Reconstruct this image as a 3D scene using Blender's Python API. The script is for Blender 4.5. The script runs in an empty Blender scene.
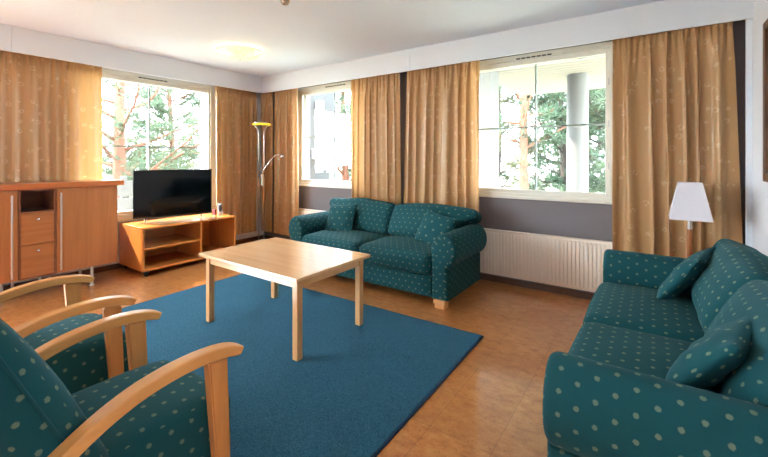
import bpy, bmesh, math, random
from mathutils import Vector, Matrix, noise
C = bpy.context.scene.collection
PI = math.pi
R_ = math.radians

# ------------------------------------------------------------------ materials
def srgb(r, g, b):
    f = lambda c: (c/255/12.92) if c/255 <= .04045 else ((c/255+.055)/1.055)**2.4
    return (f(r), f(g), f(b), 1)

class Mat:
    def __init__(s, name):
        s.m = bpy.data.materials.new(name); s.m.use_nodes = True
        s.t = s.m.node_tree; s.n = s.t.nodes; s.l = s.t.links
        s.p = s.n['Principled BSDF']; s.out = s.n['Material Output']
    def node(s, typ, **kw):
        n = s.n.new(typ)
        for k, v in kw.items():
            if k.startswith('i_'):
                key = k[2:]; key = int(key) if key.isdigit() else key.replace('_', ' ')
                n.inputs[key].default_value = v
            else: setattr(n, k, v)
        return n
    def link(s, a, b): s.l.new(a, b)
    def set(s, **kw):
        for k, v in kw.items(): s.p.inputs[k.replace('_', ' ')].default_value = v
        return s
    def coord(s, which, scale=(1,1,1), loc=(0,0,0), rot=(0,0,0)):
        t = s.node('ShaderNodeTexCoord'); mp = s.node('ShaderNodeMapping')
        s.link(t.outputs[which], mp.inputs[0]); mp.inputs['Scale'].default_value = scale
        mp.inputs['Location'].default_value = loc; mp.inputs['Rotation'].default_value = rot
        return mp.outputs[0]
    def noise(s, vec, scale, detail=3, rough=.5, dist=0):
        n = s.node('ShaderNodeTexNoise'); s.link(vec, n.inputs['Vector'])
        n.inputs['Scale'].default_value = scale; n.inputs['Detail'].default_value = detail
        n.inputs['Roughness'].default_value = rough; n.inputs['Distortion'].default_value = dist
        return n.outputs['Fac']
    def ramp(s, fac, stops):
        r = s.node('ShaderNodeValToRGB'); s.link(fac, r.inputs[0])
        e = r.color_ramp.elements
        while len(e) < len(stops): e.new(.5)
        for q, (p, c) in zip(e, stops): q.position = p; q.color = c
        return r.outputs[0]
    def mix(s, fac, a, b, blend='MIX'):
        m = s.node('ShaderNodeMix'); m.data_type = 'RGBA'; m.blend_type = blend
        for i, v in ((0, fac), (6, a), (7, b)):
            if hasattr(v, 'is_linked'): s.link(v, m.inputs[i])
            else: m.inputs[i].default_value = v
        return m.outputs[2]
    def math(s, op, a, b=None, c=None):
        m = s.node('ShaderNodeMath'); m.operation = op
        for i, v in enumerate((a, b, c)):
            if v is None: continue
            if hasattr(v, 'is_linked'): s.link(v, m.inputs[i])
            else: m.inputs[i].default_value = v
        return m.outputs[0]
    def vmath(s, op, a, b=None):
        m = s.node('ShaderNodeVectorMath'); m.operation = op
        for i, v in enumerate((a, b)):
            if v is None: continue
            if hasattr(v, 'is_linked'): s.link(v, m.inputs[i])
            else: m.inputs[i].default_value = v
        return m
    def color(s, c):
        if hasattr(c, 'is_linked'): s.link(c, s.p.inputs['Base Color'])
        else: s.p.inputs['Base Color'].default_value = c
        return s
    def bump(s, h, strength=.2, dist=.01):
        b = s.node('ShaderNodeBump'); b.inputs['Strength'].default_value = strength
        b.inputs['Distance'].default_value = dist
        s.link(h, b.inputs['Height']); s.link(b.outputs[0], s.p.inputs['Normal']); return s

def plain(name, c, rough=.5, metal=0, **kw):
    m = Mat(name); m.color(c); m.set(Roughness=rough, Metallic=metal, **kw); return m.m

def painted(name, c, rough=.6, bump=.05, sc=60):
    m = Mat(name); v = m.coord('Object')
    n = m.noise(v, sc, 4)
    k = [x*.96 for x in c[:3]]+[1]
    m.color(m.mix(m.noise(v, 1.7, 2), k, c)); m.set(Roughness=rough); m.bump(n, bump, .004); return m.m

def wood(name, base, dark, axis='x', rough=.35, sc=1.0):
    m = Mat(name)
    st = {'x': (.9, 14, 14), 'y': (14, .9, 14), 'z': (14, 14, .9)}[axis]
    v = m.coord('Object', tuple(a*sc for a in st))
    g = m.noise(v, 1.5, 6, .62, .6)
    v2 = m.coord('Object', tuple(a*sc*6 for a in st))
    f = m.noise(v2, 2, 2, .5)
    big = m.noise(m.coord('Object', tuple(a*.25 for a in st)), 1.6, 2)
    col = m.ramp(g, [(.28, dark), (.62, base)])
    li = [min(1, x*1.12) for x in base[:3]]+[1]
    col = m.mix(m.math('MULTIPLY', f, .35), col, li)
    col = m.mix(m.math('MULTIPLY', big, .4), col, dark)
    m.color(col); m.set(Roughness=rough, Coat_Weight=.35, Coat_Roughness=.12); m.bump(f, .03, .001)
    return m.m

def dotted(name, base, light, dot, rough=.85, px=.067, py=.10, r=.0078):
    """woven fabric with small leaf motifs on a staggered grid, in metres of UV"""
    m = Mat(name)
    t = m.node('ShaderNodeTexCoord')
    wob = m.node('ShaderNodeTexNoise'); m.link(t.outputs['UV'], wob.inputs['Vector'])
    wob.inputs['Scale'].default_value = 220; wob.inputs['Detail'].default_value = 1
    sub = m.vmath('SUBTRACT', wob.outputs['Color'], (.5, .5, .5))
    sc = m.vmath('SCALE', sub.outputs[0]); sc.inputs['Scale'].default_value = .006
    uv = m.vmath('ADD', t.outputs['UV'], sc.outputs[0]).outputs[0]
    ds = []
    for off in ((0, 0, 0), (px/2, py/2, 0)):
        a = m.vmath('ADD', uv, off).outputs[0]
        b = m.vmath('DIVIDE', a, (px, py, 1)).outputs[0]
        c = m.vmath('FRACTION', b).outputs[0]
        d = m.vmath('SUBTRACT', c, (.5, .5, 0)).outputs[0]
        e = m.vmath('MULTIPLY', d, (px, py, 0)).outputs[0]
        ds.append(m.vmath('LENGTH', e).outputs['Value'])
    dist = m.math('MINIMUM', ds[0], ds[1])
    mr = m.node('ShaderNodeMapRange'); m.link(dist, mr.inputs[0])
    mr.inputs[1].default_value = r*1.12; mr.inputs[2].default_value = r*.8
    mask = mr.outputs[0]
    weave = m.noise(t.outputs['UV'], 900, 2)
    blot = m.noise(m.coord('Object'), 6, 2)
    col = m.mix(weave, base, light)
    col = m.mix(m.math('MULTIPLY', blot, .25), col, base)
    m.color(m.mix(m.math('MULTIPLY', mask, .85), col, dot))
    m.set(Roughness=rough, Sheen_Weight=.05, Sheen_Roughness=.5, Specular_IOR_Level=.15)
    m.p.inputs['Sheen Tint'].default_value = (.55, .85, .9, 1)
    m.bump(weave, .25, .0015)
    return m.m

def curtain_mat():
    m = Mat('curtain_satin')
    t = m.node('ShaderNodeTexCoord'); uv = t.outputs['UV']
    vo = m.node('ShaderNodeTexVoronoi'); m.link(uv, vo.inputs['Vector'])
    vo.inputs['Scale'].default_value = 11; vo.inputs['Randomness'].default_value = .55
    ring = m.math('ABSOLUTE', m.math('SUBTRACT', vo.outputs['Distance'], .2))
    mr = m.node('ShaderNodeMapRange'); m.link(ring, mr.inputs[0])
    mr.inputs[1].default_value = .085; mr.inputs[2].default_value = .04
    brk = m.noise(uv, 38, 1)
    mk = m.math('MULTIPLY', mr.outputs[0], m.math('GREATER_THAN', brk, .46))
    weave = m.noise(uv, 700, 2)
    a = srgb(188, 144, 92); b = srgb(200, 156, 104)
    col = m.mix(weave, a, b)
    col = m.mix(m.math('MULTIPLY', mk, .5), col, srgb(228, 198, 158))
    m.color(col); m.set(Roughness=.36, Sheen_Weight=.3, Specular_IOR_Level=.6)
    m.bump(weave, .1, .001)
    tr = m.node('ShaderNodeBsdfTranslucent'); m.link(m.mix(.5, col, srgb(214, 156, 92)), tr.inputs['Color'])
    mx = m.node('ShaderNodeMixShader'); mx.inputs[0].default_value = .22
    m.link(m.p.outputs[0], mx.inputs[1]); m.link(tr.outputs[0], mx.inputs[2]); m.link(mx.outputs[0], m.out.inputs[0])
    return m.m

def floor_mat():
    m = Mat('cork_tiles')
    v = m.coord('Object')
    br = m.node('ShaderNodeTexBrick'); m.link(m.coord('Object', (1, 1, 1), (-.025, -.123, 0)), br.inputs['Vector'])
    br.offset = 0; br.inputs['Scale'].default_value = 1
    br.inputs['Brick Width'].default_value = .30; br.inputs['Row Height'].default_value = .30
    br.inputs['Mortar Size'].default_value = .0012; br.inputs['Mortar Smooth'].default_value = .3
    br.inputs['Color1'].default_value = (0, 0, 0, 1); br.inputs['Color2'].default_value = (1, 1, 1, 1)
    # cork strips: veneer flakes laid in short strips
    st = m.node('ShaderNodeTexBrick'); m.link(v, st.inputs['Vector'])
    st.offset = .37; st.inputs['Scale'].default_value = 1
    st.inputs['Brick Width'].default_value = .15; st.inputs['Row Height'].default_value = .05
    st.inputs['Mortar Size'].default_value = 0
    st.inputs['Color1'].default_value = (0, 0, 0, 1); st.inputs['Color2'].default_value = (1, 1, 1, 1)
    flk = m.noise(m.coord('Object', (1, 1.5, 1)), 13, 6, .66, .15)
    fine = m.noise(v, 90, 3, .6)
    spk = m.noise(v, 45, 2, .7)
    col = m.ramp(flk, [(.34, srgb(176, 106, 50)), (.5, srgb(208, 138, 76)), (.66, srgb(224, 162, 100))])
    col = m.mix(m.math('MULTIPLY', st.outputs['Color'], .30), col, srgb(208, 142, 82))
    col = m.mix(m.math('MULTIPLY', br.outputs['Color'], .38), col, srgb(168, 102, 52))
    col = m.mix(m.math('MULTIPLY', fine, .25), col, srgb(150, 92, 48))
    col = m.mix(m.math('MULTIPLY', m.math('GREATER_THAN', spk, .64), .35), col, srgb(110, 62, 30))
    col = m.mix(m.math('MULTIPLY', br.outputs['Fac'], .6), col, srgb(84, 48, 24))
    m.color(col)
    m.set(Roughness=.3, Coat_Weight=1, Coat_Roughness=.10)
    m.bump(m.math('SUBTRACT', flk, m.math('MULTIPLY', br.outputs['Fac'], .8)), .05, .002)
    return m.m

def rug_mat():
    m = Mat('blue_rug_pile'); v = m.coord('Object')
    n = m.noise(v, 130, 4, .8); b = m.noise(v, 4, 3); s = m.noise(v, 60, 2, .8)
    col = m.ramp(n, [(.3, srgb(20, 64, 88)), (.7, srgb(68, 122, 148))])
    col = m.mix(m.math('MULTIPLY', b, .35), col, srgb(30, 76, 98))
    col = m.mix(m.math('MULTIPLY', m.math('GREATER_THAN', s, .62), .3), col, srgb(66, 112, 132))
    m.color(col); m.set(Roughness=.95, Specular_IOR_Level=.05, Sheen_Weight=.03); m.bump(n, .6, .004); return m.m

def glass_mat():
    m = Mat('window_glass'); m.n.remove(m.p)
    tr = m.node('ShaderNodeBsdfTransparent'); tr.inputs[0].default_value = (.96, .975, .97, 1)
    gl = m.node('ShaderNodeBsdfGlossy'); gl.inputs['Roughness'].default_value = .01
    lw = m.node('ShaderNodeLayerWeight'); lw.inputs[0].default_value = .5
    fr = m.math('ADD', m.math('MULTIPLY', m.math('POWER', lw.outputs['Facing'], 5), .8), .035)
    mx = m.node('ShaderNodeMixShader'); m.link(fr, mx.inputs[0])
    m.link(tr.outputs[0], mx.inputs[1]); m.link(gl.outputs[0], mx.inputs[2]); m.link(mx.outputs[0], m.out.inputs[0])
    return m.m

def lamp_glass():
    m = Mat('alabaster_glass'); v = m.coord('Object')
    n = m.noise(v, 9, 4, .6, 1.2)
    c = m.ramp(n, [(.3, srgb(250, 216, 160)), (.7, srgb(255, 240, 212))])
    m.color(c); m.link(c, m.p.inputs['Emission Color']); m.set(Emission_Strength=LAMP_E, Roughness=.25); return m.m

def foliage(name, a, b):
    m = Mat(name); v = m.coord('Object'); n = m.noise(v, 2.5, 4)
    c = m.mix(n, a, b); m.color(c); m.set(Roughness=.7)
    tr = m.node('ShaderNodeBsdfTranslucent'); m.link(c, tr.inputs['Color'])
    mx = m.node('ShaderNodeMixShader'); mx.inputs[0].default_value = .4
    m.link(m.p.outputs[0], mx.inputs[1]); m.link(tr.outputs[0], mx.inputs[2]); m.link(mx.outputs[0], m.out.inputs[0])
    return m.m

def bark(name, a, b):
    m = Mat(name); v = m.coord('Object', (1, 1, .35)); n = m.noise(v, 14, 5, .7)
    m.color(m.mix(n, a, b)); m.set(Roughness=.9); m.bump(n, .5, .02); return m.m

LAMP_E = .19
M = {}
M['white'] = painted('white_paint', srgb(228, 227, 226), .55)
M['wallwhite'] = painted('white_wall_paint', srgb(222, 222, 226), .7, .08)
M['ceil'] = painted('ceiling_plaster', srgb(218, 228, 244), .85, .35, 90)
M['greywall'] = painted('grey_wallpaper', srgb(120, 115, 118), .8, .2, 160)
M['frame'] = painted('window_frame_paint', srgb(226, 223, 212), .4, .02)
M['valance'] = painted('valance_paint', srgb(218, 224, 232), .5, .02)
M['muntin'] = plain('muntin_grey', srgb(164, 178, 175), .5)
M['radiator'] = plain('radiator_enamel', srgb(244, 236, 224), .35)
M['dark'] = plain('dark_plastic', srgb(22, 22, 24), .4)
M['slot'] = plain('vent_slot', srgb(30, 30, 30), .6)
M['steel'] = plain('brushed_steel', srgb(190, 188, 186), .3, 1)
M['chrome'] = plain('chrome', srgb(215, 215, 218), .15, 1)
M['screen'] = plain('tv_screen', srgb(6, 8, 12), .08, 0, Specular_IOR_Level=.28)
M['bezel'] = plain('tv_bezel', srgb(14, 14, 16), .3)
M['skirt'] = wood('dark_skirting_wood', srgb(104, 62, 38), srgb(66, 36, 22), 'y', .4)
M['skirtx'] = wood('dark_skirting_wood_x', srgb(92, 58, 40), srgb(56, 34, 24), 'x', .4)
ch, chd = srgb(184, 120, 66), srgb(156, 94, 48)
M['cherry_z'] = wood('cherry_veneer', ch, chd, 'z', .32)
M['cherry_y'] = wood('cherry_veneer_long', srgb(192, 112, 56), srgb(160, 86, 38), 'y', .28)
M['cherry_d'] = wood('cherry_drawer', ch, chd, 'y', .32)
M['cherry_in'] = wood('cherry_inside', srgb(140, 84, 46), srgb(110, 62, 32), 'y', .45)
bh, bhd = srgb(206, 138, 70), srgb(178, 108, 50)
M['bench_y'] = wood('alder_long', bh, bhd, 'y', .22)
M['bench_z'] = wood('alder_up', bh, bhd, 'z', .3)
M['beech_x'] = wood('beech_long', srgb(226, 184, 140), srgb(206, 158, 112), 'x', .2)
M['beech_y'] = wood('beech_across', srgb(216, 170, 118), srgb(194, 142, 92), 'y', .3)
M['beech_z'] = wood('beech_up', srgb(214, 166, 112), srgb(190, 138, 88), 'z', .3)
M['arm_y'] = wood('oiled_beech_long', srgb(222, 164, 98), srgb(198, 134, 72), 'y', .3)
M['arm_z'] = wood('oiled_beech_up', srgb(210, 148, 86), srgb(184, 120, 64), 'z', .35)
M['footwood'] = wood('pine_foot', srgb(214, 160, 100), srgb(186, 128, 72), 'x', .4)
M['polewood'] = wood('pole_wood', srgb(184, 112, 56), srgb(150, 84, 40), 'z', .4)
DOT = srgb(104, 120, 100)
M['teal'] = dotted('teal_motif_fabric', srgb(14, 60, 66), srgb(26, 84, 90), DOT)
M['teal_plain'] = dotted('teal_piping', srgb(14, 60, 66), srgb(26, 84, 90), srgb(14, 80, 90))
M['curtain'] = curtain_mat()
M['cork'] = floor_mat()
M['rug'] = rug_mat()
M['binding'] = plain('rug_binding', srgb(18, 54, 82), .9)
M['glass'] = glass_mat()
M['alabaster'] = lamp_glass()
M['shade'] = painted('paper_shade', srgb(226, 222, 228), .8, .05, 120)
M['acrylic'] = plain('frosted_acrylic', srgb(226, 226, 236), .25, 0, Alpha=.75)
M['redbox'] = plain('dark_red_card', srgb(104, 26, 30), .5)
M['amber'] = plain('amber_glass', srgb(226, 182, 40), .15, 0, Emission_Strength=.25)
M['amber'].node_tree.nodes['Principled BSDF'].inputs['Emission Color'].default_value = srgb(240, 200, 60)
M['print'] = painted('framed_print_paper', srgb(150, 128, 104), .6, 0)
M['framewood'] = wood('dark_frame_wood', srgb(96, 58, 34), srgb(58, 32, 18), 'z', .35)
M['needle'] = foliage('pine_needles', srgb(52, 68, 50), srgb(84, 98, 74))
M['needle2'] = foliage('spruce_needles', srgb(46, 66, 50), srgb(78, 98, 74))
M['leaf'] = foliage('spring_leaves', srgb(74, 80, 54), srgb(104, 106, 82))
M['bark'] = bark('pine_bark', srgb(88, 50, 34), srgb(108, 68, 50))
M['twig'] = bark('grey_twig', srgb(46, 38, 34), srgb(62, 54, 48))
M['grass'] = painted('dry_grass', srgb(150, 148, 128), .95, .3, 8)
M['extdarkened'] = painted('darkened_white_render', srgb(112, 111, 110), .8, .1)  # white outdoor parts, colour darkened to offset the bright sky
M['soffit'] = painted('soffit_boards', srgb(132, 124, 116), .8, .05)  # board colour also lowered so the lit soffit does not burn out
M['extdarkest'] = painted('strongly_darkened_white_render', srgb(44, 43, 42), .8, .1)  # white fin wall painted near black to keep its skylight from clipping

# ------------------------------------------------------------------ mesh helpers
def box_uv(bm):
    lay = bm.loops.layers.uv.verify()
    for f in bm.faces:
        n = f.normal; a = max(range(3), key=lambda i: abs(n[i]))
        i, j = ((1, 2), (0, 2), (0, 1))[a]
        for l in f.loops: l[lay].uv = (l.vert.co[i], l.vert.co[j])

def obj(name, bm, m, parent=None, smooth=False, uv=True, loc=None):
    bm.normal_update()
    if uv: box_uv(bm)
    me = bpy.data.meshes.new(name); bm.to_mesh(me); bm.free()
    if m is not None: me.materials.append(M[m] if isinstance(m, str) else m)
    o = bpy.data.objects.new(name, me); C.objects.link(o)
    if smooth is True:
        for p in me.polygons: p.use_smooth = True
    elif smooth:
        for p in me.polygons: p.use_smooth = True
        bm2 = bmesh.new(); bm2.from_mesh(me)
        for e in bm2.edges:
            if len(e.link_faces) == 2 and e.calc_face_angle(0) > smooth: e.smooth = False
        bm2.to_mesh(me); bm2.free()
    if parent: o.parent = parent
    if loc: o.location = loc
    return o

def thing(name, label, cat, loc=(0, 0, 0), rz=0, group=None):
    o = bpy.data.objects.new(name, None); C.objects.link(o)
    o.empty_display_size = .1
    o.location = loc; o.rotation_euler = (0, 0, rz); o['label'] = label; o['category'] = cat
    if group: o['group'] = group
    return o
def tag(o, label, cat, group=None, kind=None):
    o['label'] = label; o['category'] = cat
    if group: o['group'] = group
    if kind: o['kind'] = kind
    return o
def structure(o, label=None):
    o['kind'] = 'structure'
    if label: o['label'] = label
    return o
def empty(name, loc=(0, 0, 0)):
    o = bpy.data.objects.new(name, None); C.objects.link(o); o.location = loc; return o

def dup(root, loc, rz, label, group=None):
    r = root.copy(); C.objects.link(r); r.location = loc; r.rotation_euler = (0, 0, rz); r['label'] = label
    if group: r['group'] = group
    for ch_ in list(root.children):
        c = ch_.copy(); C.objects.link(c); c.parent = r
        for g in list(ch_.children):
            d = g.copy(); C.objects.link(d); d.parent = c
    return r

def add_box(bm, x0, x1, y0, y1, z0, z1, bev=0, seg=2):
    vs = [bm.verts.new((x, y, z)) for x in (x0, x1) for y in (y0, y1) for z in (z0, z1)]
    q = [(0, 1, 3, 2), (4, 6, 7, 5), (0, 4, 5, 1), (2, 3, 7, 6), (0, 2, 6, 4), (1, 5, 7, 3)]
    fs = [bm.faces.new([vs[i] for i in f]) for f in q]
    bmesh.ops.recalc_face_normals(bm, faces=fs)
    if bev:
        es = list({e for f in fs for e in f.edges})
        bmesh.ops.bevel(bm, geom=es, offset=bev, segments=seg, profile=.5, affect='EDGES')
def bx(*a, **k):
    bm = bmesh.new(); add_box(bm, *a, **k); return bm
def boxes(lst, bev=0):
    bm = bmesh.new()
    for b in lst: add_box(bm, *b, bev=bev)
    return bm

def add_tube(bm, pts, rad, n=10, cap=True):
    pts = [Vector(p) for p in pts]
    if not hasattr(rad, '__len__'): rad = [rad]*len(pts)
    rings = []; up = None
    for i, p in enumerate(pts):
        t = (pts[min(i+1, len(pts)-1)]-pts[max(i-1, 0)]).normalized()
        if up is None:
            up = Vector((0, 0, 1)) if abs(t.z) < .9 else Vector((1, 0, 0))
        a = t.cross(up).normalized(); b = a.cross(t).normalized(); up = b
        rings.append([bm.verts.new(p+rad[i]*(math.cos(2*PI*k/n)*a+math.sin(2*PI*k/n)*b)) for k in range(n)])
    fs = []
    for r0, r1 in zip(rings, rings[1:]):
        for k in range(n): fs.append(bm.faces.new((r0[k], r0[(k+1) % n], r1[(k+1) % n], r1[k])))
    if cap: fs.append(bm.faces.new(rings[0][::-1])); fs.append(bm.faces.new(rings[-1]))
    bmesh.ops.recalc_face_normals(bm, faces=fs)
def tube(*a, **k):
    bm = bmesh.new(); add_tube(bm, *a, **k); return bm

def lathe(profile, n=40, center=(0, 0, 0)):
    bm = bmesh.new(); cx, cy, cz = center; rings = []
    for r, z in profile:
        if r < 1e-5: rings.append([bm.verts.new((cx, cy, cz+z))])
        else: rings.append([bm.verts.new((cx+r*math.cos(2*PI*k/n), cy+r*math.sin(2*PI*k/n), cz+z)) for k in range(n)])
    for a, b in zip(rings, rings[1:]):
        for k in range(n):
            k2 = (k+1) % n
            if len(a) == 1 and len(b) == 1: continue
            if len(a) == 1: bm.faces.new((a[0], b[k2], b[k]))
            elif len(b) == 1: bm.faces.new((a[k], a[k2], b[0]))
            else: bm.faces.new((a[k], a[k2], b[k2], b[k]))
    bmesh.ops.recalc_face_normals(bm, faces=bm.faces[:])
    return bm

def soft_box(sx, sy, sz, r, puff=(0, 0, 0), n=14, deform=None, wob=.004, seed=0, mtx=None):
    """rounded, puffed cushion (half sizes); UV = face coordinates in metres"""
    bm = bmesh.new(); lay = bm.loops.layers.uv.verify(); cache = {}
    S = (sx, sy, sz)
    def par(i):
        t = -1+2*i/n
        return .55*t+.45*math.sin(PI/2*t)
    def make(q):
        key = tuple(round(c, 6) for c in q)
        if key in cache: return cache[key]
        c = [max(-(S[k]-r), min(S[k]-r, q[k])) for k in range(3)]
        d = Vector([q[k]-c[k] for k in range(3)])
        p = Vector(c)
        if d.length > 1e-9: p += r*d.normalized()
        u = [p[k]/S[k] for k in range(3)]
        w = [1-min(1, x*x) for x in u]
        o = Vector((puff[0]*u[0]*w[1]*w[2], puff[1]*u[1]*w[0]*w[2], puff[2]*u[2]*w[0]*w[1]))
        p = p+o
        if wob:
            nn = noise.noise_vector(Vector((p.x*5+seed*7.1, p.y*5+seed, p.z*5)))
            p = p+nn*wob
        if deform: p = deform(p, u)
        if mtx: p = mtx @ p
        v = bm.verts.new(p); cache[key] = v; return v
    for ax in range(3):
        i, j = ((1, 2), (0, 2), (0, 1))[ax]
        for sg in (-1, 1):
            for a in range(n):
                for b in range(n):
                    qs = []
                    for aa, bb in ((a, b), (a+1, b), (a+1, b+1), (a, b+1)):
                        q = [0, 0, 0]; q[ax] = sg*S[ax]; q[i] = par(aa)*S[i]; q[j] = par(bb)*S[j]
                        qs.append(q)
                    vs = [make(q) for q in qs]
                    if len(set(vs)) < 4: continue
                    try: f = bm.faces.new(vs)
                    except ValueError: continue
                    for l, q in zip(f.loops, qs):
                        if ax == 1: uv = (q[0], q[2])
                        elif ax == 0: uv = (sg*(sx+q[1]+sy), q[2])
                        else: uv = (q[0], sg*(sz+q[1]+sy))
                        l[lay].uv = uv
    bmesh.ops.recalc_face_normals(bm, faces=bm.faces[:])
    return bm

def pillow(w, h, T, n=22, seed=0, mtx=None):
    """scatter cushion: two puffed faces meeting in a seam; lies in the local xz plane"""
    bm = bmesh.new(); lay = bm.loops.layers.uv.verify(); vs = {}
    for s in (-1, 1):
        for a in range(n+1):
            for b in range(n+1):
                u = math.sin(PI/2*(-1+2*a/n)); v = math.sin(PI/2*(-1+2*b/n))
                edge = a in (0, n) or b in (0, n)
                k = (0 if edge else s, a, b)
                if k in vs: continue
                th = ((1-abs(u)**2.4)*(1-abs(v)**2.4))**.5
                pin = 1-.035*(1-v*v)*(abs(u)**2); pin2 = 1-.035*(1-u*u)*(abs(v)**2)
                p = Vector((u*w/2*pin, s*T*th, v*h/2*pin2))
                if not edge:
                    p.y += s*.012*noise.noise(Vector((u*2.2+seed*3.3, v*2.2, seed)))
                p.z -= .012*(1-u*u)*max(0, v)
                vs[k] = bm.verts.new(mtx @ p if mtx else p)
    g = lambda s, a, b: vs[(0 if a in (0, n) or b in (0, n) else s, a, b)]
    for s in (-1, 1):
        for a in range(n):
            for b in range(n):
                f = bm.faces.new([g(s, *c) for c in ((a, b), (a+1, b), (a+1, b+1), (a, b+1))])
                for l, c in zip(f.loops, ((a, b), (a+1, b), (a+1, b+1), (a, b+1))):
                    l[lay].uv = (c[0]/n*w, c[1]/n*h+.03)
    bmesh.ops.recalc_face_normals(bm, faces=bm.faces[:])
    return bm

def extrude_profile(pts, y0, y1, rnd=.02, ny=8):
    """closed profile in xz extruded along y; ends rounded by rnd; UV = (arc length, y)"""
    bm = bmesh.new(); lay = bm.loops.layers.uv.verify()
    n = len(pts); cx = sum(p[0] for p in pts)/n; cz = sum(p[1] for p in pts)/n
    # inward normals for insetting
    nor = []
    for i in range(n):
        a, b = Vector(pts[i-1]), Vector(pts[(i+1) % n]); t = (b-a)
        t = t.normalized() if t.length > 1e-9 else Vector((1, 0))
        nor.append(Vector((-t.y, t.x)))
    area = sum(pts[i][0]*pts[(i+1) % n][1]-pts[(i+1) % n][0]*pts[i][1] for i in range(n))
    if area < 0: nor = [-v for v in nor]
    arc = [0]
    for i in range(n): arc.append(arc[-1]+(Vector(pts[(i+1) % n])-Vector(pts[i])).length)
    lev = []
    for k in range(5):
        a = PI/2*k/4; lev.append((y0+rnd*(1-math.sin(a)), rnd*(1-math.cos(a+0)) if 0 else rnd*(1-math.sin(PI/2*k/4))))
    lev = [(y0+rnd*(1-math.cos(PI/2*k/4)), rnd*(1-math.sin(PI/2*k/4))) for k in range(5)]
    lev += [(y0+rnd+(y1-y0-2*rnd)*k/ny, 0) for k in range(1, ny)]
    lev += [(y1-rnd*(1-math.cos(PI/2*k/4)), rnd*(1-math.sin(PI/2*k/4))) for k in range(4, -1, -1)]
    rings = []
    for y, ins in lev:
        rings.append([bm.verts.new((pts[i][0]+nor[i].x*ins, y, pts[i][1]+nor[i].y*ins)) for i in range(n)])
    for r0, r1, (ya, _), (yb, _) in zip(rings, rings[1:], lev, lev[1:]):
        for i in range(n):
            j = (i+1) % n
            f = bm.faces.new((r0[i], r0[j], r1[j], r1[i]))
            for l, uv in zip(f.loops, ((arc[i], ya), (arc[i+1], ya), (arc[i+1], yb), (arc[i], yb))): l[lay].uv = uv
    for r in (rings[0], rings[-1]):
        f = bm.faces.new(r)
        for l in f.loops: l[lay].uv = (l.vert.co.x, l.vert.co.z)
    bmesh.ops.recalc_face_normals(bm, faces=bm.faces[:])
    return bm

# ------------------------------------------------------------------ room
XL, XR, YW, H = -5.103, .58, 3.926, 2.521
YB = -2.6
T = .32
structure(obj('floor', bx(XL-T, XR+T, YB-.2, YW+T, -.12, 0), 'cork'))
structure(obj('ceiling', bx(XL-T, XR+T, YB-.2, YW+T, H, H+.15), 'ceil'))
W1 = dict(a=1.385, b=3.045, z0=.60, z1=2.30)
W2 = dict(a=-4.40, b=-2.96, z0=.90, z1=2.315)
W3 = dict(a=-1.64, b=-.285, z0=.90, z1=2.315)
structure(obj('wall_left', boxes([(XL-T, XL, YB, -2.45, 0, H), (XL-T, XL, -2.45, -.15, 0, .06), (XL-T, XL, -2.45, -.15, W1['z1'], H), (XL-T, XL, -.15, W1['a'], 0, H), (XL-T, XL, W1['b'], YW+T, 0, H),  # includes an added opening behind the camera that lets in fill daylight
    (XL-T, XL, W1['a'], W1['b'], 0, W1['z0']), (XL-T, XL, W1['a'], W1['b'], W1['z1'], H)]), 'wallwhite'))
structure(obj('wall_back', boxes([(XL, W2['a'], YW, YW+T, 0, H), (W2['b'], W3['a'], YW, YW+T, 0, H), (W3['b'], XR+T, YW, YW+T, 0, H)] +
    [(w['a'], w['b'], YW, YW+T, 0, w['z0']) for w in (W2, W3)] + [(w['a'], w['b'], YW, YW+T, w['z1'], H) for w in (W2, W3)]), 'greywall'))
structure(obj('wall_right', bx(XR, XR+T, YB, YW, 0, H), 'wallwhite'))
# the wall behind the camera
structure(obj('wall_front', bx(XL, XR, YB-.2, YB, 0, H), 'wallwhite'))
# baseboards
structure(obj('baseboard_left', bx(XL, XL+.015, YB, YW, 0, .06, bev=.003), 'skirt'))
structure(obj('baseboard_back', bx(XL+.015, XR-.015, YW-.015, YW, 0, .06, bev=.003), 'skirtx'))
structure(obj('baseboard_right', bx(XR-.015, XR, YB, YW-.015, 0, .06, bev=.003), 'skirt'))
# curtain boards under the ceiling
YV, XV = 3.726, -4.903
ZV = 2.277
structure(obj('trim_1', boxes([(XV, -2.262, YV, YV+.02, ZV, H), (-2.260, XR, YV, YV+.02, ZV, H)], bev=.0015), 'valance'))
structure(obj('trim_2', boxes([(XV-.02, XV, YB, .925, ZV, H), (XV-.02, XV, .927, YV+.02, ZV, H)], bev=.0015), 'valance'))
# boxed pipe in the right hand corner
structure(obj('trim_3', boxes([(XR-.035, XR, YV+.03, YV+.06, 0, H), (XR-.03, XR, YV+.065, YV+.08, 0, H)], bev=.003), 'valance'))

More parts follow.
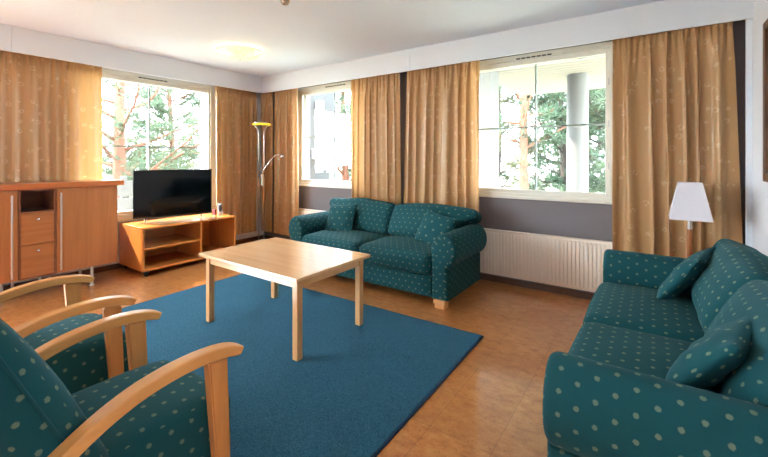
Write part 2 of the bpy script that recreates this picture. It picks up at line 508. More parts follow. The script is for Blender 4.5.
def window(name, W, side, gl, gz, mu, mz, vent, sillz):
    """W opening, gl glass (a,b), gz glass (z0,z1), muntin u and z"""
    root = structure(empty(name))
    def P(u0, u1, d0, d1, z0, z1):
        return (u0, u1, YW+d0, YW+d1, z0, z1) if side == 'back' else (XL-d1, XL-d0, u0, u1, z0, z1)
    def ring(a, b, z0, z1, a2, b2, y0, y1, d0, d1):
        return [P(a, a2, d0, d1, z0, z1), P(b2, b, d0, d1, z0, z1), P(a2, b2, d0, d1, z0, y0), P(a2, b2, d0, d1, y1, z1)]
    a, b, z0, z1 = W['a'], W['b'], W['z0'], W['z1']
    f = .035
    fr = obj('frame', boxes(ring(a, b, z0, z1, a+f, b-f, z0+.03, z1-.05, -.006, .12), bev=.003), 'frame', root)
    s = obj('sash', boxes(ring(a+f, b-f, z0+.03, z1-.05, gl[0], gl[1], gz[0], gz[1], .012, .055), bev=.004), 'frame', root)
    e = .02
    obj('outer_sash', boxes(ring(a+f, b-f, z0+.03, z1-.05, gl[0]-e*.2, gl[1]+e*.2, gz[0]-.004, gz[1]+.004, .10, .14), bev=.004), 'frame', root)
    obj('pane', bx(*P(gl[0]-.005, gl[1]+.005, .030, .034, gz[0]-.005, gz[1]+.005)), 'glass', root)
    obj('muntin', boxes([P(mu-.009, mu+.009, .075, .09, gz[0], gz[1]), P(gl[0], gl[1], .074, .089, mz-.009, mz+.009)], bev=.002), 'muntin', root)
    obj('sill', bx(*P(a-.03, b+.03, -.035, .12, sillz-.0, z0), bev=.006), 'frame', root)
    vb = obj('vent', bx(*P(vent[0]-.05, vent[1]+.09, -.016, -.004, z1-.058, z1-.020), bev=.003), 'frame', root)
    n = 7; w = (vent[1]-vent[0])/n
    for k in range(n):
        obj('vent_slot', bx(*P(vent[0]+k*w+.003, vent[0]+(k+1)*w-.006, -.018, -.014, z1-.047, z1-.033)), 'slot', vb)
    for hz in (.2, .5, .8):
        zz = gz[0]+(gz[1]-gz[0])*hz
        u = b-f-.004 if name != 'window_2' else a+f+.004
        obj('hinge', bx(*P(u-.006, u+.006, -.0, .014, zz-.03, zz+.03), bev=.003), 'steel', root)
    return root
window('window_1', W1, 'left', (1.46, 2.985), (.655, 2.20), 2.245, 1.423, (2.08, 2.42), .545)
window('window_2', W2, 'back', (-4.25, -3.05), (.97, 2.215), -3.66, 1.594, (-3.75, -3.38), .875)
window('window_3', W3, 'back', (-1.565, -.352), (.965, 2.215), -.962, 1.594, (-1.13, -.79), .875)

# ------------------------------------------------------------------ curtains
def curtain(label, P0, P1, Q0, Q1, zt, zb, folds, amp, seed, nrm, extra=1.0):
    """P top ends, Q bottom ends (x,y); nrm = direction of the folds into the room"""
    rnd = random.Random(seed)
    root = thing('curtain', label, 'curtain', ((P0[0]+P1[0])/2, (P0[1]+P1[1])/2, 0), 0, 'gold curtains along the window walls')
    org = Vector(root.location)
    ph = [rnd.uniform(0, 6.28) for _ in range(6)]
    nc = int(folds*16); nr = 46
    bm = bmesh.new(); lay = bm.loops.layers.uv.verify()
    G = []; nv = Vector(nrm)
    def warp(s): return s+.028*math.sin(2*PI*1.3*s+ph[0])+.02*math.sin(2*PI*2.9*s+ph[1])
    def pos(s, t):   # t 0 top .. 1 bottom
        a = Vector((P0[0]+(P1[0]-P0[0])*s, P0[1]+(P1[1]-P0[1])*s, 0)); b = Vector((Q0[0]+(Q1[0]-Q0[0])*s, Q0[1]+(Q1[1]-Q0[1])*s, 0))
        p = a.lerp(b, t); al = (Vector((P1[0]-P0[0], P1[1]-P0[1], 0))).normalized()
        w = 2*PI*folds*warp(s)+.5*math.sin(2.1*t+ph[2]+s*5)
        big = math.sin(w)+.32*math.sin(2*w+ph[3])+.22*math.sin(.5*w+ph[4]+1.5*t)
        fine = math.sin(2*PI*folds*2.6*s+ph[5])
        k = max(0, min(1, t*6))
        sharp = big/(1+.35*abs(big))*1.25
        off = amp*((.30+.70*k)*sharp*(.85+.3*t)*.7+(1-k)*.38*fine)
        sh = amp*.45*math.cos(w)*k
        p += nv*off+al*sh
        p.z = zt+(zb-zt)*t+.008*math.sin(w)*(1 if t > .99 else 0)
        return p-org
    for i in range(nc+1):
        col = []
        for j in range(nr+1):
            t = j/nr; t = t*t*(.45)+t*.55
            col.append((bm.verts.new(pos(i/nc, t)), t))
        G.append(col)
    cum = 0; us = [0]
    for i in range(nc):
        cum += (G[i+1][30][0].co-G[i][30][0].co).length; us.append(cum)
    for i in range(nc):
        for j in range(nr):
            f = bm.faces.new((G[i][j][0], G[i][j+1][0], G[i+1][j+1][0], G[i+1][j][0]))
            for l, (q, r) in zip(f.loops, ((i, j), (i, j+1), (i+1, j+1), (i+1, j))):
                l[lay].uv = (us[q], (zb-zt)*G[q][r][1])
    obj('drape', bm, 'curtain', root, smooth=True, uv=False)
    # gathered heading tape along the top
    bm = bmesh.new(); prev = None
    for i in range(nc+1):
        p = Vector(G and pos(i/nc, 0)); a = bm.verts.new(p+nv*.003+Vector((0, 0, .01))); b = bm.verts.new(p+nv*.003-Vector((0, 0, .03)))
        if prev: bm.faces.new((prev[0], prev[1], b, a))
        prev = (a, b)
    obj('heading_tape', bm, 'curtain', root, smooth=True)
    return root
CX = -5.0; CY = 3.80
curtain('gold patterned curtain behind the wooden sideboard, left of the left window', (CX-.047, .30), (CX-.042, 1.69), (CX-.047, .26), (CX-.042, 1.71), 2.34, .12, 13, .022, 1, (1, 0, 0))
curtain('gold patterned curtain between the television and the room corner', (CX+.01, 3.015), (CX+.01, 3.68), (CX+.01, 3.012), (CX+.01, 3.66), 2.34, .165, 8, .030, 2, (1, 0, 0))
curtain('narrow gold curtain strip in the room corner behind the tall metal lamp', (-5.02, CY), (-4.74, CY), (-5.0, CY), (-4.76, CY), 2.34, .15, 3.5, .026, 3, (0, -1, 0))
curtain('gold curtain on the left edge of the narrow middle window', (-4.68, CY), (-4.20, CY), (-4.70, CY), (-4.18, CY), 2.34, .15, 6, .030, 4, (0, -1, 0))
curtain('gold curtain right of the middle window, above left half of the window sofa', (-3.20, CY), (-2.45, CY), (-3.20, CY), (-2.43, CY), 2.34, .15, 7, .032, 5, (0, -1, 0))
curtain('gold curtain left of the large right window, above right half of the window sofa', (-2.35, CY), (-1.46, CY), (-2.40, CY), (-1.45, CY), 2.34, .15, 7.5, .034, 6, (0, -1, 0))
curtain('wide gold curtain right of the large window, behind the white shaded lamp', (-.285, CY), (.475, CY), (-.29, CY), (.535, CY), 2.34, .15, 7, .034, 8, (0, -1, 0))

# ------------------------------------------------------------------ radiators
def radiator(label, x0, x1):
    z0, z1 = .085, .545
    r = thing('radiator', label, 'radiator', ((x0+x1)/2, YW, 0), 0, 'white panel radiators under the windows')
    ox = -(x0+x1)/2
    bm = bmesh.new()
    prof = []; n = int((x1-x0-.04)/.034)
    add_box(bm, x0+ox, x1+ox, -.052, -.046, z0, z1)
    p = (x1-x0-.04)/n
    vs = []
    for k in range(n):
        xa = x0+ox+.02+k*p
        add_box(bm, xa+p*.16, xa+p*.84, -.062, -.050, z0+.025, z1-.025, bev=.004, seg=2)
    obj('panel', bm, 'radiator', r, smooth=.9)
    obj('top_grille', boxes([(x0+ox, x1+ox, -.064, -.02, z1-.008, z1+.004)], bev=.002), 'radiator', r)
    for s in (x0+ox, x1+ox-.004): obj('side_cover', bx(s, s+.004, -.062, -.02, z0, z1, bev=.001), 'radiator', r)
    for s in (.2, .8):
        xx = x0+ox+(x1-x0)*s; obj('bracket', bx(xx-.02, xx+.02, -.05, -.001, z0+.1, z1-.05), 'radiator', r)
    obj('pipe', tube([(x0+ox+.03, -.03, z0+.01), (x0+ox+.03, -.03, .0)], .008), 'radiator', r)
    return r
radiator('white grooved radiator under the large right window', -1.72, -.25)
radiator('white radiator under the middle window, left behind the window sofa', -4.42, -2.95)

# ------------------------------------------------------------------ rug
rx0, rx1, ry0, ry1 = -3.70, -.98, .925, 2.635
t = thing('rug', 'large blue pile rug under the coffee table', 'rug', ((rx0+rx1)/2, (ry0+ry1)/2, 0), R_(1.0))
hw, hh = (rx1-rx0)/2, (ry1-ry0)/2
obj('pile', bx(-hw+.012, hw-.012, -hh+.012, hh-.012, 0, .013, bev=.004), 'rug', t)
obj('binding', boxes([(-hw, hw, -hh, -hh+.02, 0, .010), (-hw, hw, hh-.02, hh, 0, .010), (-hw, -hw+.02, -hh+.02, hh-.02, 0, .010), (hw-.02, hw, -hh+.02, hh-.02, 0, .010)], bev=.003), 'binding', t)

# ------------------------------------------------------------------ coffee table
tx0, tx1, ty0, ty1, tz = -2.889, -1.775, 1.602, 2.348, .546
RZ = .013
t = thing('coffee_table', 'rectangular light beech coffee table on the blue rug', 'table', ((tx0+tx1)/2, (ty0+ty1)/2, RZ))
hw, hh = (tx1-tx0)/2, (ty1-ty0)/2; z1 = tz-RZ
obj('tabletop', bx(-hw, hw, -hh, hh, z1-.026, z1, bev=.006, seg=3), 'beech_x', t)
i = .040; w = .046
for sx in (-1, 1):
    for sy in (-1, 1):
        cx, cy = sx*(hw-i-w/2), sy*(hh-i-w/2)
        obj('leg', bx(cx-w/2, cx+w/2, cy-w/2, cy+w/2, 0, z1-.026, bev=.004), 'beech_z', t)
a = i+.008
for sy in (-1, 1):
    y = sy*(hh-a-.010); obj('apron', bx(-hw+i+w, hw-i-w, y-.010, y+.010, z1-.082, z1-.026, bev=.002), 'beech_x', t)
for sx in (-1, 1):
    x = sx*(hw-a-.010); obj('apron', bx(x-.010, x+.010, -hh+i+w, hh-i-w, z1-.082, z1-.026, bev=.002), 'beech_y', t)

# ------------------------------------------------------------------ sofas
def arm_profile(s):
    """s=+1: outer side towards +x ; x measured from sofa centre"""
    xi, xo = .785, .935
    cx, cz, rx, rz = .89, .485, .113, .147
    pts = [(xi, .075), (xi, .45)]
    for k in range(0, 17):
        a = R_(200)-R_(275)*k/16
        pts.append((cx+rx*math.cos(a), cz+rz*math.sin(a)))
    pts += [(xo, .34), (xo, .075)]
    return [(s*x, z) for x, z in pts]
def make_sofa(label, group):
    t = thing('sofa', label, 'sofa', (0, 0, 0), 0, group)
    obj('base', bx(-.785, .785, -.385, .36, .075, .262, bev=.012), 'teal', t, smooth=.6)
    obj('front_rail', soft_box(.783, .012, .075, .010, n=8, wob=0, mtx=Matrix.Translation((0, -.388, .18))), 'teal', t, smooth=True, uv=False)
    for s in (-1, 1):
        obj('arm', extrude_profile(arm_profile(s), -.40, .37, .03), 'teal', t, smooth=.9, uv=False)
        obj('seat_cushion', soft_box(.388, .315, .092, .06, (.006, .012, .03), 16, seed=s+3, mtx=Matrix.Translation((s*.392, -.105, .352))), 'teal', t, smooth=True, uv=False)
    obj('backrest', bx(-.90, .90, .29, .39, .075, .70, bev=.04, seg=4), 'teal', t, smooth=True)
    for s in (-1, 1):
        def df(p, u, s=s):
            # top of the cushion spreads over the arm, sags a little
            k = max(0, min(1, (u[2]+.15)/.7)); k = k*k*(3-2*k)
            side = max(0, s*u[0])
            p.x += s*side*.165*k
            p.y += .05*(u[2]+1)*.5
            p.z += .006*math.cos(u[0]*2.2)*(u[2]+1)-.012*max(0, -s*u[0])*max(0, u[2])
            return p
        m = Matrix.Translation((s*.393, .215, .61)) @ Matrix.Rotation(R_(-21), 4, 'X')
        obj('back_cushion', soft_box(.392, .095, .185, .05, (.006, .045, .012), 18, deform=df, wob=.011, seed=s+8, mtx=m), 'teal', t, smooth=True, uv=False)
    for sx in (-1, 1):
        for sy in (-1, 1):
            x, y = sx*.86, sy*.32-.03
            f = obj('foot', bx(x-.055, x+.055, y-.05, y+.05, .038, .075, bev=.005), 'footwood', t)
            obj('foot_block', bx(x-.045, x+.045, y-.04, y+.04, 0, .035, bev=.004), 'footwood', f)
    return t
s1 = make_sofa('teal two seat sofa with pale motifs under the windows, facing the coffee table', 'matching teal sofas')
s1.location = (-2.372, 3.33, 0)
s2 = dup(s1, (.11, 2.265, 0), R_(-90), 'teal two seat sofa along the right wall beside the white shaded lamp', 'matching teal sofas')

s1.scale = (1.025, 1, 1)
def throw(label, loc, rot, w=.38, h=.36, T=.055, seed=0):
    m = Matrix.Rotation(rot[2], 4, 'Z') @ Matrix.Rotation(rot[0], 4, 'X') @ Matrix.Rotation(rot[1], 4, 'Y')
    o = obj('throw_pillow', pillow(w, h, T, seed=seed, mtx=m), 'teal', None, smooth=True, uv=False, loc=loc)
    return tag(o, label, 'pillow', 'teal throw pillows on the sofas')
throw('square teal pillow leaning at the left end of the window sofa', (-2.95, 3.33, .59), (R_(-27), R_(-4), R_(4)), seed=1)
throw('square teal pillow leaning at the right end of the window sofa', (-1.735, 3.33, .585), (R_(-30), R_(10), R_(-6)), seed=2)
throw('teal pillow at the far end of the right wall sofa, near the lamp', (.155, 2.86, .60), (R_(-35), R_(4), R_(-104)), seed=3)
throw('teal pillow at the near end of the right wall sofa, closest to the camera', (.175, 1.75, .60), (R_(-38), R_(6), R_(-108)), .35, .34, seed=4)

# ------------------------------------------------------------------ armchairs
def make_armchair(label, group):
    t = thing('armchair', label, 'armchair', (0, 0, 0), 0, group)
    def df(p, u):
        if u[1] > 0: p.z -= .020*u[1]**2*max(0, u[2])
        return p
    obj('seat', soft_box(.235, .235, .135, .05, (.0, .012, .014), 16, deform=df, wob=.003, seed=2, mtx=Matrix.Translation((0, .105, .315))), 'teal', t, smooth=True, uv=False)
    def db(p, u):
        p.y += -.03*max(0, u[2])**2
        return p
    m = Matrix.Translation((0, -.222, .625)) @ Matrix.Rotation(R_(24), 4, 'X')
    obj('backrest', soft_box(.25, .075, .33, .055, (.0, .02, .01), 18, deform=db, wob=.003, seed=5, mtx=m), 'teal', t, smooth=True, uv=False)
    # piping along the side edges of the back
    for s in (-1, 1):
        pts = [m @ Vector((s*.252, .018, -.29+.58*k/12)) for k in range(13)]
        obj('piping', tube(pts, .004, 6), 'teal_plain', t, smooth=True)
    prof = [(.330, .612), (.30, .628), (.25, .645), (.13, .655), (-.01, .640), (-.11, .606), (-.19, .564), (-.27, .515), (-.34, .465)]
    for s in (-1, 1):
        bm = bmesh.new(); x = s*.275; hw = .025
        rings = []
        for k, (y, z) in enumerate(prof):
            a = prof[max(0, k-1)]; b = prof[min(len(prof)-1, k+1)]
            tg = Vector((0, b[0]-a[0], b[1]-a[1])).normalized(); nn = Vector((0, -tg.z, tg.y))
            if nn.z < 0: nn = -nn
            th = .040 if k > 1 else (.030, .038)[k]
            rings.append([bm.verts.new(Vector((x+dx*hw, y, z))+nn*(-th*dz)) for dx, dz in ((-1, 0), (1, 0), (1, 1), (-1, 1))])
        for r0, r1 in zip(rings, rings[1:]):
            for q in range(4): bm.faces.new((r0[q], r0[(q+1) % 4], r1[(q+1) % 4], r1[q]))
        bm.faces.new(rings[0]); bm.faces.new(rings[-1])
        bmesh.ops.recalc_face_normals(bm, faces=bm.faces[:])
        o = obj('armrest', bm, 'arm_y', t, smooth=True)
        bv = o.modifiers.new('bevel', 'BEVEL'); bv.width = .007; bv.segments = 3; bv.limit_method = 'ANGLE'; bv.angle_limit = R_(50)
        sb = o.modifiers.new('sub', 'SUBSURF'); sb.levels = 1; sb.render_levels = 2
        # front leg: tapered board from arm to floor
        def board(pts2, name):
            bm = bmesh.new()
            L = [bm.verts.new((x-.019, y, z)) for y, z in pts2]; Rr = [bm.verts.new((x+.019, y, z)) for y, z in pts2]
            bm.faces.new(L); bm.faces.new(Rr[::-1])
            for q in range(len(pts2)):
                k2 = (q+1) % len(pts2); bm.faces.new((L[q], Rr[q], Rr[k2], L[k2]))
            bmesh.ops.recalc_face_normals(bm, faces=bm.faces[:])
            bmesh.ops.bevel(bm, geom=bm.edges[:], offset=.005, segments=2, affect='EDGES')
            obj(name, bm, 'arm_z', t, smooth=.6)
        board([(.195, .607), (.265, .600), (.285, 0), (.245, 0)], 'leg')
        board([(-.285, .482), (-.225, .512), (-.30, 0), (-.345, 0)], 'leg')
        board([(.25, .17), (.25, .215), (-.30, .215), (-.305, .17)], 'side_rail')
    return t
ac = make_armchair('nearest teal armchair with curved beech arms, at the lower left corner', 'teal armchairs with beech arms')
ac.location = (-1.475, .49, 0); ac.rotation_euler = (0, 0, R_(2.5))
dup(ac, (-2.315, .495, 0), R_(-1), 'second teal armchair, partly hidden beyond the nearest one, in front of the sideboard', 'teal armchairs with beech arms')

# ------------------------------------------------------------------ sideboard: three cabinets and a common top
XF, XB = -4.60, -4.995
ZB, ZT = .195, 1.0
def legs(t, spots):
    for x, y in spots:
        l = obj('leg', tube([(x-XF, y, ZB), (x-XF, y, .012)], .013, 14), 'steel', t, smooth=.8)
        obj('leg_foot', lathe([(0, .014), (.016, .014), (.024, .006), (.024, 0), (0, 0)], 18, (x-XF, y, 0)), 'steel', l, smooth=.6)
def handle_bar(door, x, y, z0, z1):
    h = obj('handle', tube([(x+.028, y, z0), (x+.028, y, z1)], .0075, 12), 'steel', door, smooth=.8)
    bm = bmesh.new()
    for z in (z0+.05, z1-.05): add_tube(bm, [(x-.001, y, z), (x+.028, y, z)], .005, 8)
    me = h.data; b2 = bmesh.new(); b2.from_mesh(me); 
    for z in (z0+.05, z1-.05): add_tube(b2, [(x-.001, y, z), (x+.028, y, z)], .005, 8)
    b2.to_mesh(me); b2.free(); bm.free()
    for p in me.polygons: p.use_smooth = True
def door_cabinet(label, y0, y1, hy, spots):
    yc = (y0+y1)/2; a, b = y0-yc, y1-yc; d = XB-XF
    t = thing('cabinet', label, 'cabinet', (XF, yc, 0), 0, 'wooden cabinets of the sideboard')
    obj('body', bx(d, -.02, a, b, ZB, ZT, bev=.002), 'cherry_z', t)
    dr = obj('door', bx(-.019, 0, a+.002, b-.002, ZB+.002, ZT-.004, bev=.002), 'cherry_z', t)
    handle_bar(dr, 0, hy-yc, .225, .955)
    legs(t, [(x, y-yc) for x, y in spots])
    return t
door_cabinet('wooden cabinet with a tall steel handle at the sideboard right end', 1.178, 1.683, 1.208, [(-4.64, 1.47), (-4.965, 1.47), (-4.965, 1.215)])
door_cabinet('wooden cabinet with a tall steel handle at the left picture edge', .405, .912, .868, [(-4.64, .45), (-4.965, .45), (-4.965, .87)])
yc = 1.045; a, b = .914-yc, 1.176-yc; d = XB-XF
t = thing('cabinet', 'narrow middle cabinet with open niche above two drawers', 'cabinet', (XF, yc, 0), 0, 'wooden cabinets of the sideboard')
zn = .79; w = .016
obj('body', boxes([(d, 0, a, a+w, ZB, ZT), (d, 0, b-w, b, ZB, ZT), (d, 0, a+w, b-w, ZB, ZB+w), (d, 0, a+w, b-w, ZT-w, ZT), (d, 0, a+w, b-w, zn-.008, zn+.008), (d, d+.008, a+w, b-w, ZB+w, ZT-w)], bev=.001), 'cherry_in', t)
for z0, z1 in ((ZB+w+.002, .498), (.504, zn-.010)):
    dr = obj('drawer', bx(-.30, .004, a+w+.001, b-w-.001, z0, z1, bev=.002), 'cherry_d', t)
    k = obj('knob', lathe([(0, .02), (.009, .019), (.012, .013), (.008, .007), (.006, 0), (0, 0)], 16), 'chrome', dr, smooth=True)
    k.rotation_euler = (0, R_(90), 0); k.location = (.004, 0, z0+(z1-z0)*.80)
legs(t, [(-4.965, b-.03), (-4.965, a+.03)])
o = obj('sideboard_top', bx(-.392, .032, -.68, .70, 0, .052, bev=.006, seg=3), 'cherry_y', None, loc=(XF, 1.035, ZT))
tag(o, 'long reddish wooden top lying across the sideboard cabinets', 'worktop')

# ------------------------------------------------------------------ television bench
bx0, bx1, by0, by1, bz0, bz1 = -5.06, -4.466, 1.868, 2.985, .06, .533
t = thing('tv_bench', 'low orange wooden television bench on casters under the left window', 'bench', ((bx0+bx1)/2, (by0+by1)/2, 0))
hw, hh = (bx1-bx0)/2, (by1-by0)/2; w = .019
obj('top_panel', bx(-hw, hw, -hh, hh, bz1-.022, bz1, bev=.003), 'bench_y', t)
obj('bottom_panel', bx(-hw, hw, -hh+w, hh-w, bz0, bz0+.022, bev=.002), 'bench_y', t)
for s in (-1, 1): obj('side_panel', bx(-hw, hw, min(s*hh, s*(hh-w)), max(s*hh, s*(hh-w)), bz0, bz1-.022, bev=.002), 'bench_z', t)
dv = .095
obj('divider', bx(-hw+.01, hw-.004, dv-w/2, dv+w/2, bz0+.022, bz1-.022, bev=.001), 'bench_z', t)
obj('shelf', bx(-hw+.01, hw-.012, -hh+w, dv-w/2, .285, .306, bev=.002), 'bench_y', t)
obj('back_panel', bx(-hw, -hw+.008, -hh+w, hh-w, bz0+.022, bz1-.022), 'bench_y', t)
for sx in (-1, 1):
    for sy in (-1, 1):
        x, y = sx*(hw-.04), sy*(hh-.05)
        c = obj('caster', boxes([(x-.02, x+.02, y-.022, y-.012, .02, bz0), (x-.02, x+.02, y+.012, y+.022, .02, bz0), (x-.025, x+.025, y-.025, y+.025, bz0-.012, bz0)], bev=.002), 'dark', t)
        bm = tube([(x, y-.010, .023), (x, y+.010, .023)], .023, 20)
        obj('wheel', bm, 'dark', c, smooth=.6)

# ------------------------------------------------------------------ television
tv = thing('television', 'black flat screen television standing on the wooden bench', 'television', (-4.757, 2.342, .533), 0)
dvec = Vector((.267, .799)); tv.rotation_euler = (0, 0, math.atan2(dvec.y, dvec.x)-PI/2)
# local: width along y, screen faces +x
hwid = .423; z0, z1 = .048, .612
obj('housing', boxes([(-.045, -.004, -hwid+.004, hwid-.004, z0+.003, z1-.003), (-.075, -.045, -.25, .25, z0+.03, z0+.30)], bev=.006), 'bezel', tv)
obj('bezel', boxes([(-.004, .006, -hwid, -hwid+.010, z0, z1), (-.004, .006, hwid-.010, hwid, z0, z1), (-.004, .006, -hwid+.010, hwid-.010, z1-.010, z1), (-.004, .006, -hwid+.010, hwid-.010, z0, z0+.018)], bev=.002), 'bezel', tv)
obj('screen', bx(-.004, .002, -hwid+.010, hwid-.010, z0+.018, z1-.010), 'screen', tv)
for s in (-1, 1):
    bm = bmesh.new(); y = s*.30
    for e in (-1, 1): add_tube(bm, [(-.02, y, z0+.008), (-.02+e*.05, y, .022), (-.02+e*.11, y, .006)], [.010, .009, .006], 8)
    obj('stand_foot', bm, 'steel', tv, smooth=True)
obj('badge', bx(.006, .012, -.022, .022, z0-.008, z0+.004, bev=.002), 'steel', tv)

# remote, its holder, small box
t = thing('remote_holder', 'clear acrylic remote holder at the right end of the television bench', 'holder', (-4.70, 2.915, .533))
obj('back_plate', bx(-.028, -.024, -.028, .028, 0, .155, bev=.001), 'acrylic', t)
obj('front_plate', bx(.006, .010, -.028, .028, 0, .045, bev=.001), 'acrylic', t)
obj('floor_plate', bx(-.024, .006, -.028, .028, 0, .004), 'acrylic', t)
for s in (-1, 1): obj('side_plate', bx(-.024, .006, min(s*.028, s*.025), max(s*.028, s*.025), .004, .06), 'acrylic', t)
t = thing('remote_control', 'slim black remote control standing in the acrylic holder', 'remote control', (-4.709, 2.915, .5372))
obj('body', bx(-.009, .009, -.018, .018, 0, .125, bev=.004), 'dark', t)
for k in range(5):
    for s in (-1, 0, 1): obj('button', bx(.009, .0105, s*.010-.003, s*.010+.003, .045+k*.015, .052+k*.015, bev=.0005), 'steel', t)
o = obj('small_box', bx(-.03, .03, -.014, .014, 0, .075, bev=.002), 'redbox', None, loc=(-4.745, 2.855, .533)); tag(o, 'small dark red box between the television and remote holder', 'box')

# ------------------------------------------------------------------ tall uplighter lamp
lx, ly = -4.66, 3.53
t = thing('floor_lamp', 'tall slim metal uplighter lamp with reading arm in the room corner', 'lamp', (lx, ly, 0))
obj('base', lathe([(0, .028), (.02, .028), (.115, .022), (.125, .012), (.125, 0), (0, 0)], 40), 'steel', t, smooth=.6)
cs, sn = math.cos(R_(35)), math.sin(R_(35))
for s in (-1, 1):
    pts = [(s*.038*cs, s*.038*sn, .022), (s*.038*cs, s*.038*sn, 1.60)]
    for k in range(1, 8):
        q = k/7; rr = .038+.075*(1-math.cos(q*PI/2)); pts.append((s*rr*cs, s*rr*sn, 1.60+.14*math.sin(q*PI/2)+.02*q))
    obj('pole', tube(pts, .007, 10), 'chrome', t, smooth=True)
obj('joint', bx(-.03, .03, -.016, .016, .88, 1.06, bev=.006), 'chrome', t)
b = obj('bowl', lathe([(.03, 1.745), (.09, 1.758), (.125, 1.785), (.13, 1.80), (.122, 1.80), (.118, 1.788), (.085, 1.768), (0, 1.756), (.0, 1.745), (.03, 1.745)], 40), 'chrome', t, smooth=True)
obj('glass_ring', lathe([(.122, 1.756), (.134, 1.778), (.131, 1.782), (.118, 1.759), (.122, 1.756)], 40), 'amber', b, smooth=True)
arm = [(.0, 0, 1.06), (.03, -.0, 1.10), (.13, .05, 1.24), (.20, .08, 1.32), (.25, .11, 1.335), (.31, .13, 1.325)]
a_ = obj('reading_arm', tube(arm, .006, 8), 'chrome', t, smooth=True)
obj('lamp_head', lathe([(0, .03), (.018, .028), (.03, .0), (.026, 0), (.015, .022), (0, .024)], 20, (.305, .128, 1.295)), 'chrome', a_, smooth=True)
obj('pull_rod', tube([(.25, .11, 1.33), (.25, .11, 1.20)], .0035, 6), 'chrome', a_, smooth=True)

# ------------------------------------------------------------------ lamp behind the right sofa
lx, ly = .215, 3.56
t = thing('floor_lamp', 'short wooden stand lamp with square white shade behind the right sofa', 'lamp', (lx, ly, 0))
obj('base', lathe([(0, .03), (.03, .03), (.10, .02), (.11, .01), (.11, 0), (0, 0)], 32), 'polewood', t, smooth=.6)
obj('pole', tube([(0, 0, .02), (0, 0, .765)], .017, 16), 'polewood', t, smooth=.8)
obj('stem', tube([(0, 0, .765), (0, 0, .93)], .014, 16), 'steel', t, smooth=.8)
zb_, zt_ = .842, 1.105; wb, wt = .121, .068
bm = bmesh.new()
rings = []
for w_, z_ in ((wb, zb_), (wt, zt_), (wt-.004, zt_), (wb-.004, zb_)):
    rings.append([bm.verts.new((x*w_, y*w_, z_)) for x, y in ((-1, -1), (1, -1), (1, 1), (-1, 1))])
for k in range(4):
    r0, r1 = rings[k], rings[(k+1) % 4]
    for q in range(4): bm.faces.new((r0[q], r0[(q+1) % 4], r1[(q+1) % 4], r1[q]))
bmesh.ops.recalc_face_normals(bm, faces=bm.faces[:])
sh = obj('lamp_shade', bm, 'shade', t)
obj('shade_carrier', boxes([(-.115, .115, -.003, .003, .86, .864), (-.003, .003, -.115, .115, .8645, .8685)]), 'steel', sh)
obj('bulb', lathe([(0, 1.03), (.02, 1.02), (.028, .99), (.014, .95), (.013, .93), (0, .93)], 18), 'white', t, smooth=True)

# ------------------------------------------------------------------ ceiling lamp and detector
t = thing('ceiling_light', 'round lit alabaster glass lamp on the ceiling', 'ceiling lamp', (-3.84, 2.62, H))
obj('mount', lathe([(0, 0), (.13, 0), (.135, -.012), (.12, -.035), (0, -.04)], 40), 'white', t, smooth=.6)
dish = obj('glass_dish', lathe([(0, -.120), (.06, -.116), (.13, -.100), (.19, -.075), (.235, -.045), (.25, -.028), (.244, -.026), (.228, -.040), (.185, -.068), (.12, -.094), (0, -.112)], 56), 'alabaster', t, smooth=True)
for k in range(3):
    a = R_(20+120*k); x, y = .243*math.cos(a), .243*math.sin(a)
    bm = tube([(x*.55, y*.55, -.030), (x*.98, y*.98, -.020), (x*1.03, y*1.03, -.034), (x*.99, y*.99, -.052)], .006, 8)
    obj('clip', bm, 'chrome', t, smooth=True)
obj('finial', lathe([(0, -.134), (.008, -.130), (.010, -.124), (.006, -.118), (0, -.118)], 16), 'chrome', t, smooth=True)
t = thing('smoke_detector', 'small round fitting on the ceiling at the top edge', 'detector', (-2.33, 1.985, H))
obj('mount', lathe([(0, 0), (.045, 0), (.043, -.012), (0, -.013)], 28), 'white', t, smooth=.6)
obj('body', lathe([(0, -.013), (.036, -.013), (.034, -.035), (.022, -.05), (0, -.052)], 28), plain('brown_grey_metal', srgb(150, 128, 112), .35, .6), t, smooth=.7)

# ------------------------------------------------------------------ framed picture on the right wall
t = thing('framed_picture', 'dark wooden picture frame hanging on the right wall', 'picture', (XR, 2.87, 1.625))
hh, hz, fw = .42, .487, .05
obj('frame', boxes([(-.028, -.001, -hh, -hh+fw, -hz, hz), (-.028, -.001, hh-fw, hh, -hz, hz), (-.028, -.001, -hh+fw, hh-fw, hz-fw, hz), (-.028, -.001, -hh+fw, hh-fw, -hz, -hz+fw)], bev=.004), 'framewood', t)
obj('print', bx(-.012, -.004, -hh+fw, hh-fw, -hz+fw, hz-fw), 'print', t)

# ------------------------------------------------------------------ outdoors
GZ = -1.2
o = structure(obj('outdoor_ground', bx(-60, 30, -40, 60, GZ-.3, GZ), 'grass'))
structure(obj('exterior_wall', bx(-5.85, -5.5, YW+T, 6.05, GZ, 2.9), 'extdarkest'))
structure(obj('exterior_wall', bx(-2.28, -1.95, YW+T, 5.85, GZ, 2.60), 'extdarkened'))
sb_ = [(-2.28, 2.4, YW+T, 8.2, 2.625, 2.80)]
yy = YW+T+.01
while yy < 8.15: sb_.append((-2.28, 2.4, yy, yy+.135, 2.60, 2.628)); yy += .155
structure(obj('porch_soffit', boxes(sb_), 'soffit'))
structure(obj('added_sun_blocker', bx(-6.8, XL-T, YB-1, YW+T, 2.56, 2.75), 'extdarkened'))  # unseen slab added above the left window to cut off high sun
structure(obj('porch_column', tube([(-.985, 6.72, GZ), (-.985, 6.72, 2.60)], .155, 36), 'extdarkened', smooth=.8))
